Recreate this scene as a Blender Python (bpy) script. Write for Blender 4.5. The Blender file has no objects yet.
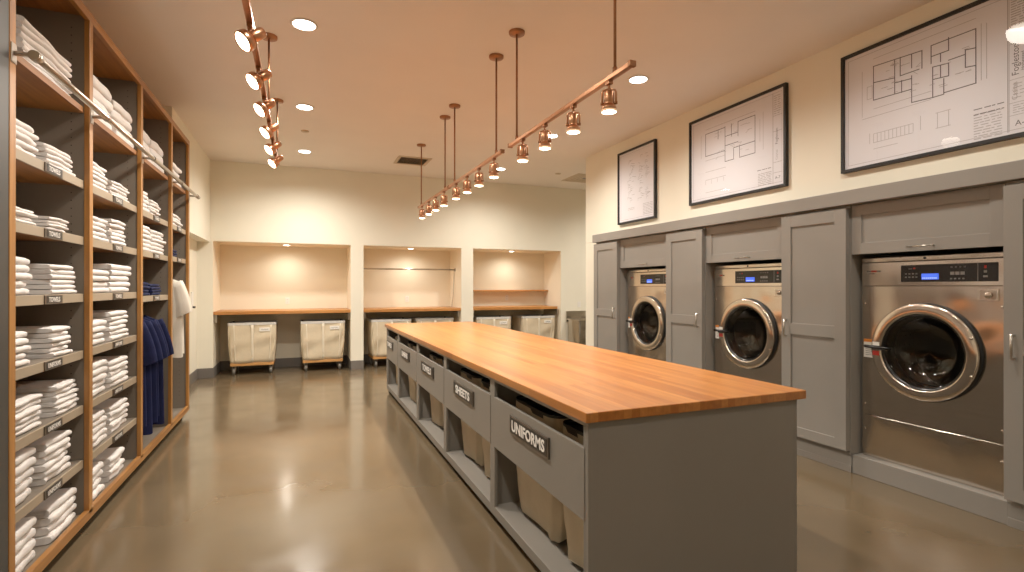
import bpy, bmesh, math, random
from mathutils import Vector, Matrix
R = random.Random(7)
scn = bpy.context.scene
COL = scn.collection
PI = math.pi

# ------------------------------------------------------------------ materials
def lin(c):
    return tuple(((x/255.0)/12.92 if x/255.0 <= 0.04045 else ((x/255.0+0.055)/1.055)**2.4) for x in c)

def nodes(name):
    m = bpy.data.materials.new(name); m.use_nodes = True
    nt = m.node_tree
    b = nt.nodes['Principled BSDF']
    return m, nt, b

def ramp_noise(nt, scale, c1, c2, coord='Object', stretch=(1, 1, 1), detail=4, lo=.35, hi=.65):
    tc = nt.nodes.new('ShaderNodeTexCoord'); mp = nt.nodes.new('ShaderNodeMapping')
    mp.inputs['Scale'].default_value = stretch
    nz = nt.nodes.new('ShaderNodeTexNoise'); nz.inputs['Scale'].default_value = scale; nz.inputs['Detail'].default_value = detail
    cr = nt.nodes.new('ShaderNodeValToRGB')
    cr.color_ramp.elements[0].color = (*c1, 1); cr.color_ramp.elements[1].color = (*c2, 1)
    cr.color_ramp.elements[0].position = lo; cr.color_ramp.elements[1].position = hi
    nt.links.new(tc.outputs[coord], mp.inputs[0]); nt.links.new(mp.outputs[0], nz.inputs['Vector'])
    nt.links.new(nz.outputs[0], cr.inputs[0])
    return nz, cr

def mat(name, rgb, rough=.5, metal=0., var=.06, scale=6., bump=0., bscale=None, stretch=(1, 1, 1), coat=0., spec=.5):
    m, nt, b = nodes(name)
    c = lin(rgb)
    nz, cr = ramp_noise(nt, scale, tuple(x*(1-var) for x in c), tuple(min(1, x*(1+var)) for x in c), stretch=stretch)
    nt.links.new(cr.outputs[0], b.inputs['Base Color'])
    b.inputs['Roughness'].default_value = rough; b.inputs['Metallic'].default_value = metal
    b.inputs['Coat Weight'].default_value = coat
    b.inputs['Specular IOR Level'].default_value = spec
    if bump:
        n2 = nz
        if bscale:
            n2 = nt.nodes.new('ShaderNodeTexNoise'); n2.inputs['Scale'].default_value = bscale; n2.inputs['Detail'].default_value = 3
            nt.links.new(nz.inputs['Vector'].links[0].from_socket, n2.inputs['Vector'])
        bp = nt.nodes.new('ShaderNodeBump'); bp.inputs['Strength'].default_value = bump; bp.inputs['Distance'].default_value = .01
        nt.links.new(n2.outputs[0], bp.inputs['Height']); nt.links.new(bp.outputs[0], b.inputs['Normal'])
    return m

def emis(name, rgb, strength):
    m, nt, b = nodes(name)
    b.inputs['Base Color'].default_value = (*rgb, 1)
    b.inputs['Emission Color'].default_value = (*rgb, 1)
    b.inputs['Emission Strength'].default_value = strength
    return m

def wood_grain(name, dark, light, along, rough=.4, coat=0.):
    m, nt, b = nodes(name)
    st = [14, 14, 14]; st[along] = .8
    nz, cr = ramp_noise(nt, 2.2, lin(dark), lin(light), stretch=st, detail=6, lo=.3, hi=.7)
    nt.links.new(cr.outputs[0], b.inputs['Base Color'])
    b.inputs['Roughness'].default_value = rough; b.inputs['Coat Weight'].default_value = coat
    return m

def butcher(name, along, dark, light, rough=.28, strip=.042, length=1.5):
    m, nt, b = nodes(name)
    tc = nt.nodes.new('ShaderNodeTexCoord'); mp = nt.nodes.new('ShaderNodeMapping')
    if along == 1: mp.inputs['Rotation'].default_value = (0, 0, PI/2)
    nt.links.new(tc.outputs['Object'], mp.inputs[0])
    bk = nt.nodes.new('ShaderNodeTexBrick')
    bk.inputs['Scale'].default_value = 1; bk.inputs['Brick Width'].default_value = length
    bk.inputs['Row Height'].default_value = strip; bk.inputs['Mortar Size'].default_value = .0004
    bk.inputs['Color1'].default_value = (*lin(dark), 1); bk.inputs['Color2'].default_value = (*lin(light), 1)
    bk.inputs['Mortar'].default_value = (*[x*.7 for x in lin(dark)], 1)
    nt.links.new(mp.outputs[0], bk.inputs['Vector'])
    st = [10, 10, 10]; st[along] = .6
    nz, cr = ramp_noise(nt, 4, (.78, .74, .7), (1.1, 1.1, 1.1), stretch=st, detail=6, lo=.3, hi=.7)
    mx = nt.nodes.new('ShaderNodeMix'); mx.data_type = 'RGBA'; mx.blend_type = 'MULTIPLY'; mx.inputs[0].default_value = .8
    nt.links.new(bk.outputs[0], mx.inputs[6]); nt.links.new(cr.outputs[0], mx.inputs[7])
    nt.links.new(mx.outputs[2], b.inputs['Base Color'])
    b.inputs['Roughness'].default_value = rough
    return m

def steel(name, rgb, rough, bump=.25, bs=2.2):
    m, nt, b = nodes(name)
    nz, cr = ramp_noise(nt, 3, tuple(x*.92 for x in lin(rgb)), lin(rgb), stretch=(1, 1, 60), detail=5)
    nt.links.new(cr.outputs[0], b.inputs['Base Color'])
    b.inputs['Metallic'].default_value = 1; b.inputs['Roughness'].default_value = rough
    b.inputs['Anisotropic'].default_value = .5
    tc = nt.nodes.new('ShaderNodeTexCoord')
    n2 = nt.nodes.new('ShaderNodeTexNoise'); n2.inputs['Scale'].default_value = bs; n2.inputs['Detail'].default_value = 1
    nt.links.new(tc.outputs['Object'], n2.inputs['Vector'])
    bp = nt.nodes.new('ShaderNodeBump'); bp.inputs['Strength'].default_value = bump; bp.inputs['Distance'].default_value = .06
    nt.links.new(n2.outputs[0], bp.inputs['Height']); nt.links.new(bp.outputs[0], b.inputs['Normal'])
    return m

def glass_sheet(name, tint=(1, 1, 1), rough=.0, ior=1.5, extra=0.):
    m, nt, b = nodes(name)
    nt.nodes.remove(b)
    out = nt.nodes['Material Output']
    tr = nt.nodes.new('ShaderNodeBsdfTransparent'); tr.inputs[0].default_value = (*tint, 1)
    gl = nt.nodes.new('ShaderNodeBsdfGlossy'); gl.inputs['Roughness'].default_value = rough
    lw = nt.nodes.new('ShaderNodeLayerWeight')
    pw = nt.nodes.new('ShaderNodeMath'); pw.operation = 'POWER'; pw.inputs[1].default_value = 5
    ma = nt.nodes.new('ShaderNodeMath'); ma.operation = 'MULTIPLY_ADD'; ma.inputs[1].default_value = .9; ma.inputs[2].default_value = ((ior-1)/(ior+1))**2
    nt.links.new(lw.outputs['Facing'], pw.inputs[0]); nt.links.new(pw.outputs[0], ma.inputs[0])
    mx = nt.nodes.new('ShaderNodeMixShader')
    nt.links.new(ma.outputs[0], mx.inputs[0])
    nt.links.new(tr.outputs[0], mx.inputs[1]); nt.links.new(gl.outputs[0], mx.inputs[2])
    nt.links.new(mx.outputs[0], out.inputs[0])
    return m

def floor_mat():
    m, nt, b = nodes('polished_concrete')
    nz, cr = ramp_noise(nt, .9, lin((90, 76, 57)), lin((108, 92, 70)), detail=4, lo=.25, hi=.75)
    nt.links.new(cr.outputs[0], b.inputs['Base Color'])
    n2, c2 = ramp_noise(nt, 3.0, (.13,)*3, (.24,)*3, detail=5)
    nt.links.new(c2.outputs[0], b.inputs['Roughness'])
    b.inputs['Specular IOR Level'].default_value = .6
    b.inputs['Coat Weight'].default_value = .25; b.inputs['Coat Roughness'].default_value = .12
    n3 = nt.nodes.new('ShaderNodeTexNoise'); n3.inputs['Scale'].default_value = 14; n3.inputs['Detail'].default_value = 3
    nt.links.new(nz.inputs['Vector'].links[0].from_socket, n3.inputs['Vector'])
    bp = nt.nodes.new('ShaderNodeBump'); bp.inputs['Strength'].default_value = .02; bp.inputs['Distance'].default_value = .01
    nt.links.new(n3.outputs[0], bp.inputs['Height']); nt.links.new(bp.outputs[0], b.inputs['Normal'])
    return m

M = dict(
    floor=floor_mat(),
    wall=mat('cream_wall_paint', (234, 228, 210), .75, var=.015, scale=2, bump=.03, bscale=180),
    wall_w=mat('warm_wall_paint', (236, 226, 204), .75, var=.015, scale=2, bump=.03, bscale=180),
    ceil=mat('ceiling_paint', (230, 222, 212), .85, var=.012, scale=2, bump=.02, bscale=150),
    base=mat('grey_baseboard', (108, 102, 96), .5, var=.03),
    cab=mat('grey_cabinet_paint', (136, 131, 124), .42, var=.02, scale=3),
    cabd=mat('grey_shelf_laminate', (118, 108, 96), .55, var=.03, scale=3),
    cabl=mat('shelf_lip_laminate', (158, 142, 120), .5, var=.03, scale=3),
    isl=mat('island_grey_paint', (126, 120, 112), .45, var=.02, scale=3),
    filler=mat('filler_grey', (58, 57, 54), .5, var=.02),
    linr=mat('black_liner', (14, 14, 14), .38, var=.1, bump=.8, bscale=14),
    grubber=mat('grey_rubber', (112, 108, 102), .45, var=.05),
    lensrim=emis('lit_lens_rim', (1., .62, .36), .9),
    rimgrey=mat('pale_rim', (206, 203, 198), .3, var=.06, scale=9, bump=.3, bscale=20),
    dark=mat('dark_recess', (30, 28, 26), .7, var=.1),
    black=mat('black_plastic', (16, 15, 15), .25, var=.1),
    blackm=mat('black_matte', (22, 21, 21), .55, var=.1),
    rubber=mat('black_rubber', (20, 20, 20), .5, var=.1),
    wood_y=wood_grain('shelf_wood_long', (138, 88, 38), (174, 120, 60), 1, .4),
    wood_z=wood_grain('shelf_wood_upright', (144, 94, 42), (182, 128, 66), 2, .4),
    wood_x=wood_grain('shelf_board_wood', (120, 76, 34), (158, 104, 52), 1, .5),
    top=butcher('island_butcher_block', 1, (158, 94, 40), (184, 120, 58)),
    topx=butcher('counter_butcher_block', 0, (170, 112, 54), (194, 134, 72), .4),
    cartw=wood_grain('cart_base_wood', (176, 122, 66), (206, 152, 90), 0, .5),
    steel=steel('brushed_stainless', (206, 196, 184), .19, .4, 2.6),
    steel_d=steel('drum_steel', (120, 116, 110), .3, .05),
    chrome=steel('polished_ring_steel', (216, 206, 194), .16, .05),
    nickel=mat('satin_nickel', (190, 182, 172), .28, 1., var=.03),
    copper=mat('brushed_copper', (204, 150, 114), .3, 1., var=.06, scale=20),
    copper_d=mat('aged_copper', (160, 114, 82), .4, 1., var=.08, scale=20),
    towel=mat('white_cotton', (226, 221, 217), .9, var=.02, scale=12, bump=.25, bscale=160, spec=.2),
    navy=mat('navy_cotton', (24, 30, 66), .85, var=.12, scale=12, bump=.2, bscale=140, spec=.2),
    robe=mat('offwhite_cotton', (232, 224, 210), .9, var=.03, scale=10, bump=.2, bscale=140, spec=.2),
    canvas=mat('beige_canvas', (214, 198, 170), .85, var=.04, scale=8, bump=.25, bscale=60, spec=.2),
    canvas_s=mat('canvas_seam', (226, 214, 192), .85, var=.03, scale=8, spec=.2),
    canvas_g=mat('greige_canvas', (190, 176, 152), .85, var=.05, scale=6, bump=.3, bscale=30, spec=.2),
    white=mat('white_plastic', (236, 232, 224), .4, var=.01),
    paper=mat('drawing_paper', (224, 223, 229), .8, var=.012, scale=2),
    ink=mat('drawing_ink', (96, 94, 100), .8, var=.05),
    inkl=mat('drawing_ink_light', (168, 165, 168), .8, var=.05),
    signb=mat('sign_black', (32, 28, 26), .4, var=.05),
    signw=mat('sign_lettering', (236, 232, 226), .5, var=.02),
    signf=mat('sign_frame_metal', (112, 104, 96), .35, .8, var=.05),
    red=mat('red_print', (190, 44, 36), .5, var=.03),
    orange=mat('orange_print', (222, 132, 50), .5, var=.03),
    greyp=mat('grey_print', (120, 116, 112), .5, var=.03),
    lcd=emis('blue_display', (.05, .13, .8), 1.0),
    lcdw=emis('display_glyphs', (.4, .55, 1.), 1.1),
    glass=glass_sheet('picture_glass', (1, 1, 1), .0, 1.45),
    doorglass=glass_sheet('washer_door_glass', (.72, .70, .67), .02, 1.5),
    disc=emis('downlight_lens', (1., .9, .76), 22),
    ndisc=emis('niche_lens', (1., .88, .7), 22),
    lens=emis('spot_lens', (1., .78, .52), 26),
    vent=mat('vent_metal', (196, 178, 152), .5, var=.03),
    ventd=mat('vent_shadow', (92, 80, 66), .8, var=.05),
)

# ------------------------------------------------------------------ mesh builder
WL = {}
class MB:
    def __init__(s): s.bm = bmesh.new(); s.mats = []
    def mi(s, m):
        m = M[m] if isinstance(m, str) else m
        if m not in s.mats: s.mats.append(m)
        return s.mats.index(m)
    def _fin(s, faces, m, smooth=False):
        i = s.mi(m)
        for f in faces: f.material_index = i; f.smooth = smooth
    def box(s, x0, x1, y0, y1, z0, z1, m, bev=0.):
        x0, x1 = min(x0, x1), max(x0, x1); y0, y1 = min(y0, y1), max(y0, y1); z0, z1 = min(z0, z1), max(z0, z1)
        vs = [s.bm.verts.new(p) for p in ((x0,y0,z0),(x1,y0,z0),(x1,y1,z0),(x0,y1,z0),(x0,y0,z1),(x1,y0,z1),(x1,y1,z1),(x0,y1,z1))]
        fs = [s.bm.faces.new([vs[i] for i in q]) for q in ((0,3,2,1),(4,5,6,7),(0,1,5,4),(1,2,6,5),(2,3,7,6),(3,0,4,7))]
        s._fin(fs, m)
        if bev:
            bev = min(bev, .45*min(x1-x0, y1-y0, z1-z0))
            es = list({e for f in fs for e in f.edges})
            r = bmesh.ops.bevel(s.bm, geom=es, offset=bev, segments=2, affect='EDGES', profile=.5)
            s._fin(r['faces'], m)
        return s
    def quad(s, pts, m):
        f = s.bm.faces.new([s.bm.verts.new(p) for p in pts]); s._fin([f], m); return s
    def loops(s, rings, m, caps=(True, True), smooth=True, closed=True):
        vr = [[s.bm.verts.new(p) for p in r] for r in rings]; fs = []
        n = len(vr[0])
        for a, b in zip(vr, vr[1:]):
            for i in range(n if closed else n-1):
                j = (i+1) % n
                fs.append(s.bm.faces.new((a[i], a[j], b[j], b[i])))
        s._fin(fs, m, smooth)
        cf = []
        if caps[0]: cf.append(s.bm.faces.new(vr[0][::-1]))
        if caps[1]: cf.append(s.bm.faces.new(vr[-1]))
        s._fin(cf, m)
        return s
    def frame(s, d):
        d = Vector(d).normalized()
        u = d.orthogonal().normalized() if abs(d.z) > .95 or True else None
        if abs(d.z) < .9: u = d.cross(Vector((0, 0, 1))).normalized()
        return u, d.cross(u)
    def cyl(s, p0, p1, r0, m, r1=None, n=20, caps=(True, True)):
        r1 = r0 if r1 is None else r1
        p0, p1 = Vector(p0), Vector(p1); u, v = s.frame(p1-p0)
        ring = lambda p, r: [p+u*r*math.cos(2*PI*i/n)+v*r*math.sin(2*PI*i/n) for i in range(n)]
        return s.loops([ring(p0, r0), ring(p1, r1)], m, caps)
    def tube(s, pts, r, m, n=10, caps=(True, True)):
        pts = [Vector(p) for p in pts]; rings = []; pu = None
        for i, p in enumerate(pts):
            d = (pts[min(i+1, len(pts)-1)]-pts[max(i-1, 0)]).normalized()
            if pu is None: u = s.frame(d)[0]
            else: u = (pu-d*pu.dot(d)).normalized()
            pu = u; v = d.cross(u)
            rings.append([p+u*r*math.cos(2*PI*k/n)+v*r*math.sin(2*PI*k/n) for k in range(n)])
        return s.loops(rings, m, caps)
    def lathe(s, prof, o, d, m, n=48, caps=(False, False)):
        """prof: (radius, distance along d)"""
        o = Vector(o); d = Vector(d).normalized(); u, v = s.frame(d)
        return s.loops([[o+d*h+u*r*math.cos(2*PI*i/n)+v*r*math.sin(2*PI*i/n) for i in range(n)] for r, h in prof], m, caps)
    def text(s, body, size, m, mtx, extrude=.0006, align='CENTER', sx=1., fit=None, bold=0.):
        cu = bpy.data.curves.new('lettering', 'FONT'); cu.body = body; cu.size = size; cu.extrude = extrude; cu.offset = bold
        cu.align_x = align; cu.align_y = 'CENTER'; cu.resolution_u = 3
        ob = bpy.data.objects.new('lettering', cu); COL.objects.link(ob)
        bpy.context.view_layer.update()
        me = bpy.data.meshes.new_from_object(ob.evaluated_get(bpy.context.evaluated_depsgraph_get()))
        bpy.data.objects.remove(ob); bpy.data.curves.remove(cu)
        n0 = len(s.bm.verts); f0 = len(s.bm.faces)
        if fit:
            xs = [v.co.x for v in me.vertices]; ys = [v.co.y for v in me.vertices]
            me.transform(Matrix.Diagonal((fit[0]/(max(xs)-min(xs)), fit[1]/(max(ys)-min(ys)), 1, 1)) @ Matrix.Translation((-(max(xs)+min(xs))/2, -(max(ys)+min(ys))/2, 0)))
        me.transform(mtx @ Matrix.Diagonal((sx, 1, 1, 1)))
        s.bm.from_mesh(me); bpy.data.meshes.remove(me)
        s.bm.faces.ensure_lookup_table()
        s._fin(s.bm.faces[f0:], m)
        return s
    def build(s, name, parent=None, origin=None, recalc=True):
        if recalc: bmesh.ops.recalc_face_normals(s.bm, faces=s.bm.faces)
        off = Vector(origin) if origin is not None else (WL.get(parent.name, Vector()) if parent else Vector())
        if off.length: bmesh.ops.translate(s.bm, verts=s.bm.verts, vec=-off)
        me = bpy.data.meshes.new(name); s.bm.to_mesh(me); s.bm.free()
        for m in s.mats: me.materials.append(m)
        o = bpy.data.objects.new(name, me); COL.objects.link(o)
        if parent: o.parent = parent
        elif origin is not None: o.location = origin
        WL[o.name] = off
        return o

def tag(o, label, cat, group=None, kind=None):
    if label: o['label'] = label
    if cat: o['category'] = cat
    if group: o['group'] = group
    if kind: o['kind'] = kind
    return o
def thing(name, label, cat, loc=(0, 0, 0), group=None):
    o = bpy.data.objects.new(name, None); COL.objects.link(o); o.location = loc; o.empty_display_size = .1
    WL[o.name] = Vector(loc)
    return tag(o, label, cat, group)
def struct(o): o['kind'] = 'structure'; return o
def copy_tree(o, parent=None):
    c = o.copy(); COL.objects.link(c)
    if parent: c.parent = parent
    for ch in list(o.children): copy_tree(ch, c)
    return c
# text planes: x right / y up of the lettering mapped to the world
def face_x_neg(x, y, z):   # readable when looking along +X (surface faces -X): text runs toward -Y
    return Matrix(((0, 0, -1, x), (-1, 0, 0, y), (0, 1, 0, z), (0, 0, 0, 1)))
def face_x_pos(x, y, z):   # surface faces +X: text runs toward +Y
    return Matrix(((0, 0, 1, x), (1, 0, 0, y), (0, 1, 0, z), (0, 0, 0, 1)))
def face_y_neg(x, y, z):
    return Matrix(((1, 0, 0, x), (0, 0, -1, y), (0, 1, 0, z), (0, 0, 0, 1)))

# ------------------------------------------------------------------ room
YB, YN, ZN, ZC = 9.767, 10.6, 2.255, 3.581
XL, XLR, XR = -1.387, -1.575, 4.26
YR, XF = -3.2, 7.4
struct(MB().box(-2.2, XF+.1, YR-.1, 10.8, -.1, 0, 'floor').build('floor'))
struct(MB().box(-2.2, XF+.1, YR-.1, 10.8, ZC, ZC+.1, 'ceil').build('ceiling'))
w = MB()
NI = [(-1.352, .83), (1.044, 2.898), (3.133, 5.077)]
w.box(-2.2, XF+.1, YB, YN+.1, ZN, ZC, 'wall')
w.box(-2.2, XF+.1, YN, YN+.15, 0, ZN, 'wall_w')
for a, b in ((-2.2, -1.352), (.83, 1.044), (2.898, 3.133), (5.077, XF+.1)):
    w.box(a, b, YB, YN, 0, ZN, 'wall')
struct(w.build('wall_back'))
for a, b in NI:      # niche linings in the warmer paint
    n = MB(); e = .004
    n.box(a, a+e, YB+.002, YN, 0, ZN, 'wall_w').box(b-e, b, YB+.002, YN, 0, ZN, 'wall_w').box(a, b, YB+.002, YN, ZN-e, ZN, 'wall_w')
    struct(n.build('trim_%d' % (NI.index((a, b))+2)))
w = MB()
w.box(-2.0, XL, 7.04, YB, 2.235, ZC, 'wall')
w.box(-2.0, XLR, 7.04, YB, 0, 2.235, 'wall')
w.box(-2.0, -1.78, YR, 7.04, 0, ZC, 'wall')
struct(w.build('wall_left'))
struct(MB().box(XR, 5.1, YR, 7.33, 2.205, ZC, 'wall').build('wall_right'))
struct(MB().box(XR, 5.1, 6.76, 7.33, 0, 2.2, 'wall').build('wall_right_end'))
struct(MB().box(5.0, 5.1, 1.23, 6.76, 0, 2.2, 'wall').build('wall_right_back'))
struct(MB().box(XR, 5.1, YR, 1.23, 0, 2.205, 'wall').build('wall_right_near'))
struct(MB().box(XR-.014, XR, YR, 1.23, 0, .165, 'base', .003).build('baseboard_right_near'))
struct(MB().box(XF, XF+.1, YR, YB, 0, ZC, 'wall').build('wall_far_right'))
struct(MB().box(-2.2, XF+.1, YR-.1, YR, 0, ZC, 'wall').build('wall_rear'))
b = MB()
T, BH = .014, .165
b.box(XLR-.0, XLR+T, 7.04, YB, 0, BH, 'base', .003)
b.box(XLR, -1.352, YB-T, YB, 0, BH, 'base', .003)
struct(b.build('baseboard_left'))
b = MB()
for a, c in ((.83, 1.044), (2.898, 3.133), (5.077, 5.18), (6.3, XF)):
    b.box(a-T, c+T, YB-T, YB, 0, BH, 'base', .003)
for a, c in NI:
    b.box(a, a+T, YB-T, YN, 0, BH, 'base', .003).box(c-T, c, YB-T, YN, 0, BH, 'base', .003)
    b.box(a+T, c-T, YN-T, YN, 0, BH, 'base', .003)
struct(b.build('baseboard_back'))
struct(MB().box(XR-T, XR, 6.78, 7.33, 0, BH, 'base', .003).build('baseboard_right'))

# ------------------------------------------------------------------ shelving wall
XS = -1.207; XD = -1.235; XBK = -1.74
UP = [(2.992, 3.047), (3.938, 3.993), (5.046, 5.101), (6.111, 6.166), (6.964, 7.019)]
ZT, ZR0, ZR1 = 3.193, .068, .125
LEV = [2.15, 1.806, 1.457, 1.11, .775, .44]
sh = thing('shelving_unit', 'tall grey shelving wall edged in honey wood along the left side', 'shelving unit', (-1.45, 2.99, 0))
for i, (a, c) in enumerate(UP):
    p = MB().box(XBK, XD, a+.006, c-.006, .06, ZT-.005, 'cabd')
    # rows of shelf-pin holes, on both faces
    for ys in (a+.0055, c-.0055):
        for xx in (-1.30, -1.62):
            for k in range(60):
                z = .25+k*.048
                p.box(xx-.003, xx+.003, ys-.0004, ys+.0004, z-.003, z+.003, 'dark')
    p = p.build('upright', sh)
    MB().box(XD, XS, a, c, .1, ZT-.052, 'wood_z', .002).build('edge_strip', p)
MB().box(XD, XS, UP[0][0], UP[-1][1], ZT-.055, ZT, 'wood_y', .002).build('top_rail', sh)
MB().box(XBK, XD, UP[0][0], UP[-1][1], ZT-.03, ZT-.004, 'wood_x').build('top_board', sh)
MB().box(XD, XS, UP[0][0], UP[-1][1], ZR0, ZR1, 'wood_y', .002).build('bottom_rail', sh)
MB().box(XBK-.02, XBK, UP[0][0], UP[-1][1], .06, ZT-.004, 'cabd').build('back_panel', sh)
MB().box(XBK, XD-.045, UP[0][0], UP[-1][1], 0, .07, 'dark').build('toe_kick', sh)
MB().box(-1.75, XS-.003, 2.91, 2.990, 0, ZT+.05, 'filler').build('filler_panel', sh)
def shelf(bay, z, word=None):
    a, c = UP[bay][1]-.005, UP[bay+1][0]+.005
    s_ = MB().box(XBK, XD-.012, a, c, z-.03, z, 'cabd')
    s_.box(XD-.012, XD-.002, a+.004, c-.004, z-.05, z, 'cabl', .002)
    # wood underside
    s_.box(XBK, XD-.014, a, c, z-.033, z-.0301, 'wood_x')
    s_ = s_.build('shelf', sh)
    if word:
        yc = {0: 3.515, 1: 4.575, 2: 5.66, 3: 6.62}[bay]; h = .0235
        pl = MB().box(XD-.002, XD+.004, yc-.108, yc+.108, z-.049, z-.002, 'signf', .001)
        pl.box(XD+.004, XD+.0052, yc-.09, yc+.09, z-.0445, z-.0065, 'signb')
        pl.text(word, .04, 'signw', face_x_pos(XD+.0056, yc, z-.0255), .0004, fit=(.135 if len(word) < 7 else .152, .026), bold=.0006)
        tag(pl.build('label_plate', s_), 'black label plate reading '+word, None)
    return s_
words = ['TOWELS', 'TOWELS', 'TOWELS', 'UNIFORMS', 'UNIFORMS', 'UNIFORMS']
for bay in range(4):
    a, c = UP[bay][1]-.005, UP[bay+1][0]+.005
    MB().box(XBK, XD-.004, a, c, 2.565, 2.60, 'wood_x').build('shelf', sh)['label'] = 'plain wooden top shelf'
    MB().box(XBK, XD, a, c, ZR0+.01, .105, 'cabd').build('bottom_board', sh)
    if bay < 2:
        for z, wd in zip(LEV, words): shelf(bay, z, wd)
    elif bay == 2:
        for z, wd in zip((2.15, 1.806, 1.42), words): shelf(bay, z, wd)
    else:
        for z, wd in zip((2.15, 1.815), words): shelf(bay, z, wd)
# garment rods under the shelves
MB().cyl((-1.42, UP[2][1]-.006, 1.34), (-1.42, UP[3][0]+.006, 1.34), .014, 'nickel').build('garment_rod', sh)
MB().cyl((-1.42, UP[3][1]-.006, 1.70), (-1.42, UP[4][0]+.006, 1.70), .014, 'nickel').build('garment_rod', sh)
# ladder rail in front
lr = thing('ladder_rail', 'long satin nickel rail bracketed across the front of the top shelves', 'rail', (-1.1, 3.0, 2.53))
XRL = -1.13; ZRL = 2.555
MB().cyl((XRL, 3.03, ZRL), (XRL, 7.10, ZRL), .017, 'nickel').cyl((XRL, 3.015, ZRL), (XRL, 3.05, ZRL), .024, 'nickel').cyl((XRL, 7.09, ZRL), (XRL, 7.105, ZRL), .02, 'nickel').build('rail_tube', lr)
for a, c in UP:
    y = (a+c)/2
    MB().box(XS, XS+.006, y-.022, y+.022, ZRL-.045, ZRL+.045, 'nickel', .003).cyl((XS+.004, y, ZRL), (XRL, y, ZRL), .011, 'nickel').cyl((XRL, y-.014, ZRL), (XRL, y+.014, ZRL), .022, 'nickel').build('bracket', lr)

# ---- folded towels
def fold_mesh(name, m, seed, D=.40, Wd=.34, Tk=.055):
    rr = random.Random(seed); N = 11; rings = []
    ph = [rr.uniform(0, 6.28) for _ in range(6)]
    def prof(t, y):
        h = Tk*t; pts = []
        zb = (Tk-h)*.15
        pts.append((-D, zb))
        for k in range(4): pts.append((-D+(D-h*.55)*(k+1)/4.0, zb))
        for k in range(1, 8):
            a = -PI/2+PI*k/8; pts.append((-h*.45+h*.45*abs(math.cos(a))**.75, zb+h/2+h/2*math.copysign(abs(math.sin(a))**.8, math.sin(a))))
        for k in range(4): pts.append((-h*.55-(D-h*.55)*k/4.0, zb+h))
        pts.append((-D, zb+h))
        s1 = .50+.05*math.sin(ph[0]); g = .045
        pts += [(-D, zb+h*(s1+g)), (-D*.5, zb+h*(s1+g)), (-h*.38, zb+h*(s1+g*.7)), (-h*.30, zb+h*s1), (-h*.38, zb+h*(s1-g*.7)), (-D*.5, zb+h*(s1-g)), (-D, zb+h*(s1-g))]
        return pts
    for i in range(N):
        v = i/(N-1.0); e = min(v, 1-v)
        t = .86+.14*min(1, (e*14)**.6) if e < .0714 else 1
        y = Wd*v
        dx = .006*math.sin(5*v+ph[1])+.004*math.sin(11*v+ph[2])
        rings.append([(x+dx+(.006*math.sin(7*x/D+ph[4])*0), y+.008*math.sin(4*x/D*3+ph[3])*(1 if e < .05 else 0), z+.0022*math.sin(6*v+ph[5]+x*9)*(z/Tk)) for x, z in prof(t, y)])
    mb = MB(); mb.loops(rings, m, (False, False))
    for ring, flip in ((0, True), (N-1, False)):
        n = len(rings[0]); mb.bm.verts.ensure_lookup_table()
        vs = [mb.bm.verts[ring*n+k] for k in range(n)]
        f = mb.bm.faces.new(vs[::-1] if flip else vs); f.material_index = 0
        bmesh.ops.triangulate(mb.bm, faces=[f])
    zs = [v.co.z for v in mb.bm.verts]; z0, z1 = min(zs), max(zs)
    for v in mb.bm.verts: v.co.z = (v.co.z-z0)/(z1-z0)*Tk
    o = mb.build(name)
    COL.objects.unlink(o); me = o.data; bpy.data.objects.remove(o)
    return me
FT = [fold_mesh('folded_towel', 'towel', s) for s in range(7)]
FN = [fold_mesh('folded_shirt', 'navy', 40+s, Tk=.03) for s in range(4)]
ORD = ['top', 'second', 'third', 'fourth', 'fifth', 'sixth', 'seventh', 'eighth']
BAYN = ['nearest bay', 'second bay', 'third bay', 'farthest bay']
def stack(bay, comp, side, y0, y1, ztop, n, zbase, kind='white', depth=.40, x=-1.255):
    T = (ztop-zbase)/n
    sn = {0: 'top shelf', 1: 'second shelf', 2: 'third shelf', 3: 'fourth shelf', 4: 'fifth shelf', 5: 'sixth shelf', 6: 'seventh shelf', 7: 'bottom board'}[comp]
    nm = 'folded_blanket' if comp == 0 else ('folded_shirt' if kind == 'navy' else 'folded_towel')
    kw = {'folded_blanket': 'thick white folded blanket', 'folded_shirt': 'navy folded shirt', 'folded_towel': 'white folded towel'}[nm]
    rr = random.Random(bay*100+comp*10+(side == 'right'))
    for k in range(n):
        me = rr.choice(FN if kind == 'navy' else FT)
        o = bpy.data.objects.new(nm, me); COL.objects.link(o)
        base_t = .03 if kind == 'navy' else .055
        wdt = (y1-y0)*rr.uniform(.945, .985)
        o.scale = (depth/.40, wdt/.34, T/base_t*.975)
        o.location = (x+rr.uniform(-.012, .004), y0+(y1-y0-wdt)*rr.random(), zbase+.001+T*k)
        o.rotation_euler = (0, 0, rr.uniform(-.012, .012))
        pos = ORD[n-1-k]
        st = '' if side == 'only' else ' %s stack,' % side
        tag(o, '%s %s from top,%s %s, %s of shelving' % (pos, kw, st, sn, BAYN[bay]) if pos != 'top' else
            'topmost %s,%s %s, %s of shelving' % (kw, st, sn, BAYN[bay]), {'folded_blanket': 'blanket', 'folded_shirt': 'shirt', 'folded_towel': 'towel'}[nm],
            {'folded_blanket': 'folded blankets on the top shelf', 'folded_shirt': 'folded navy shirts in the shelving', 'folded_towel': 'folded white towels in the shelving'}[nm])
B0 = [2.60]+LEV+[.106]
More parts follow.
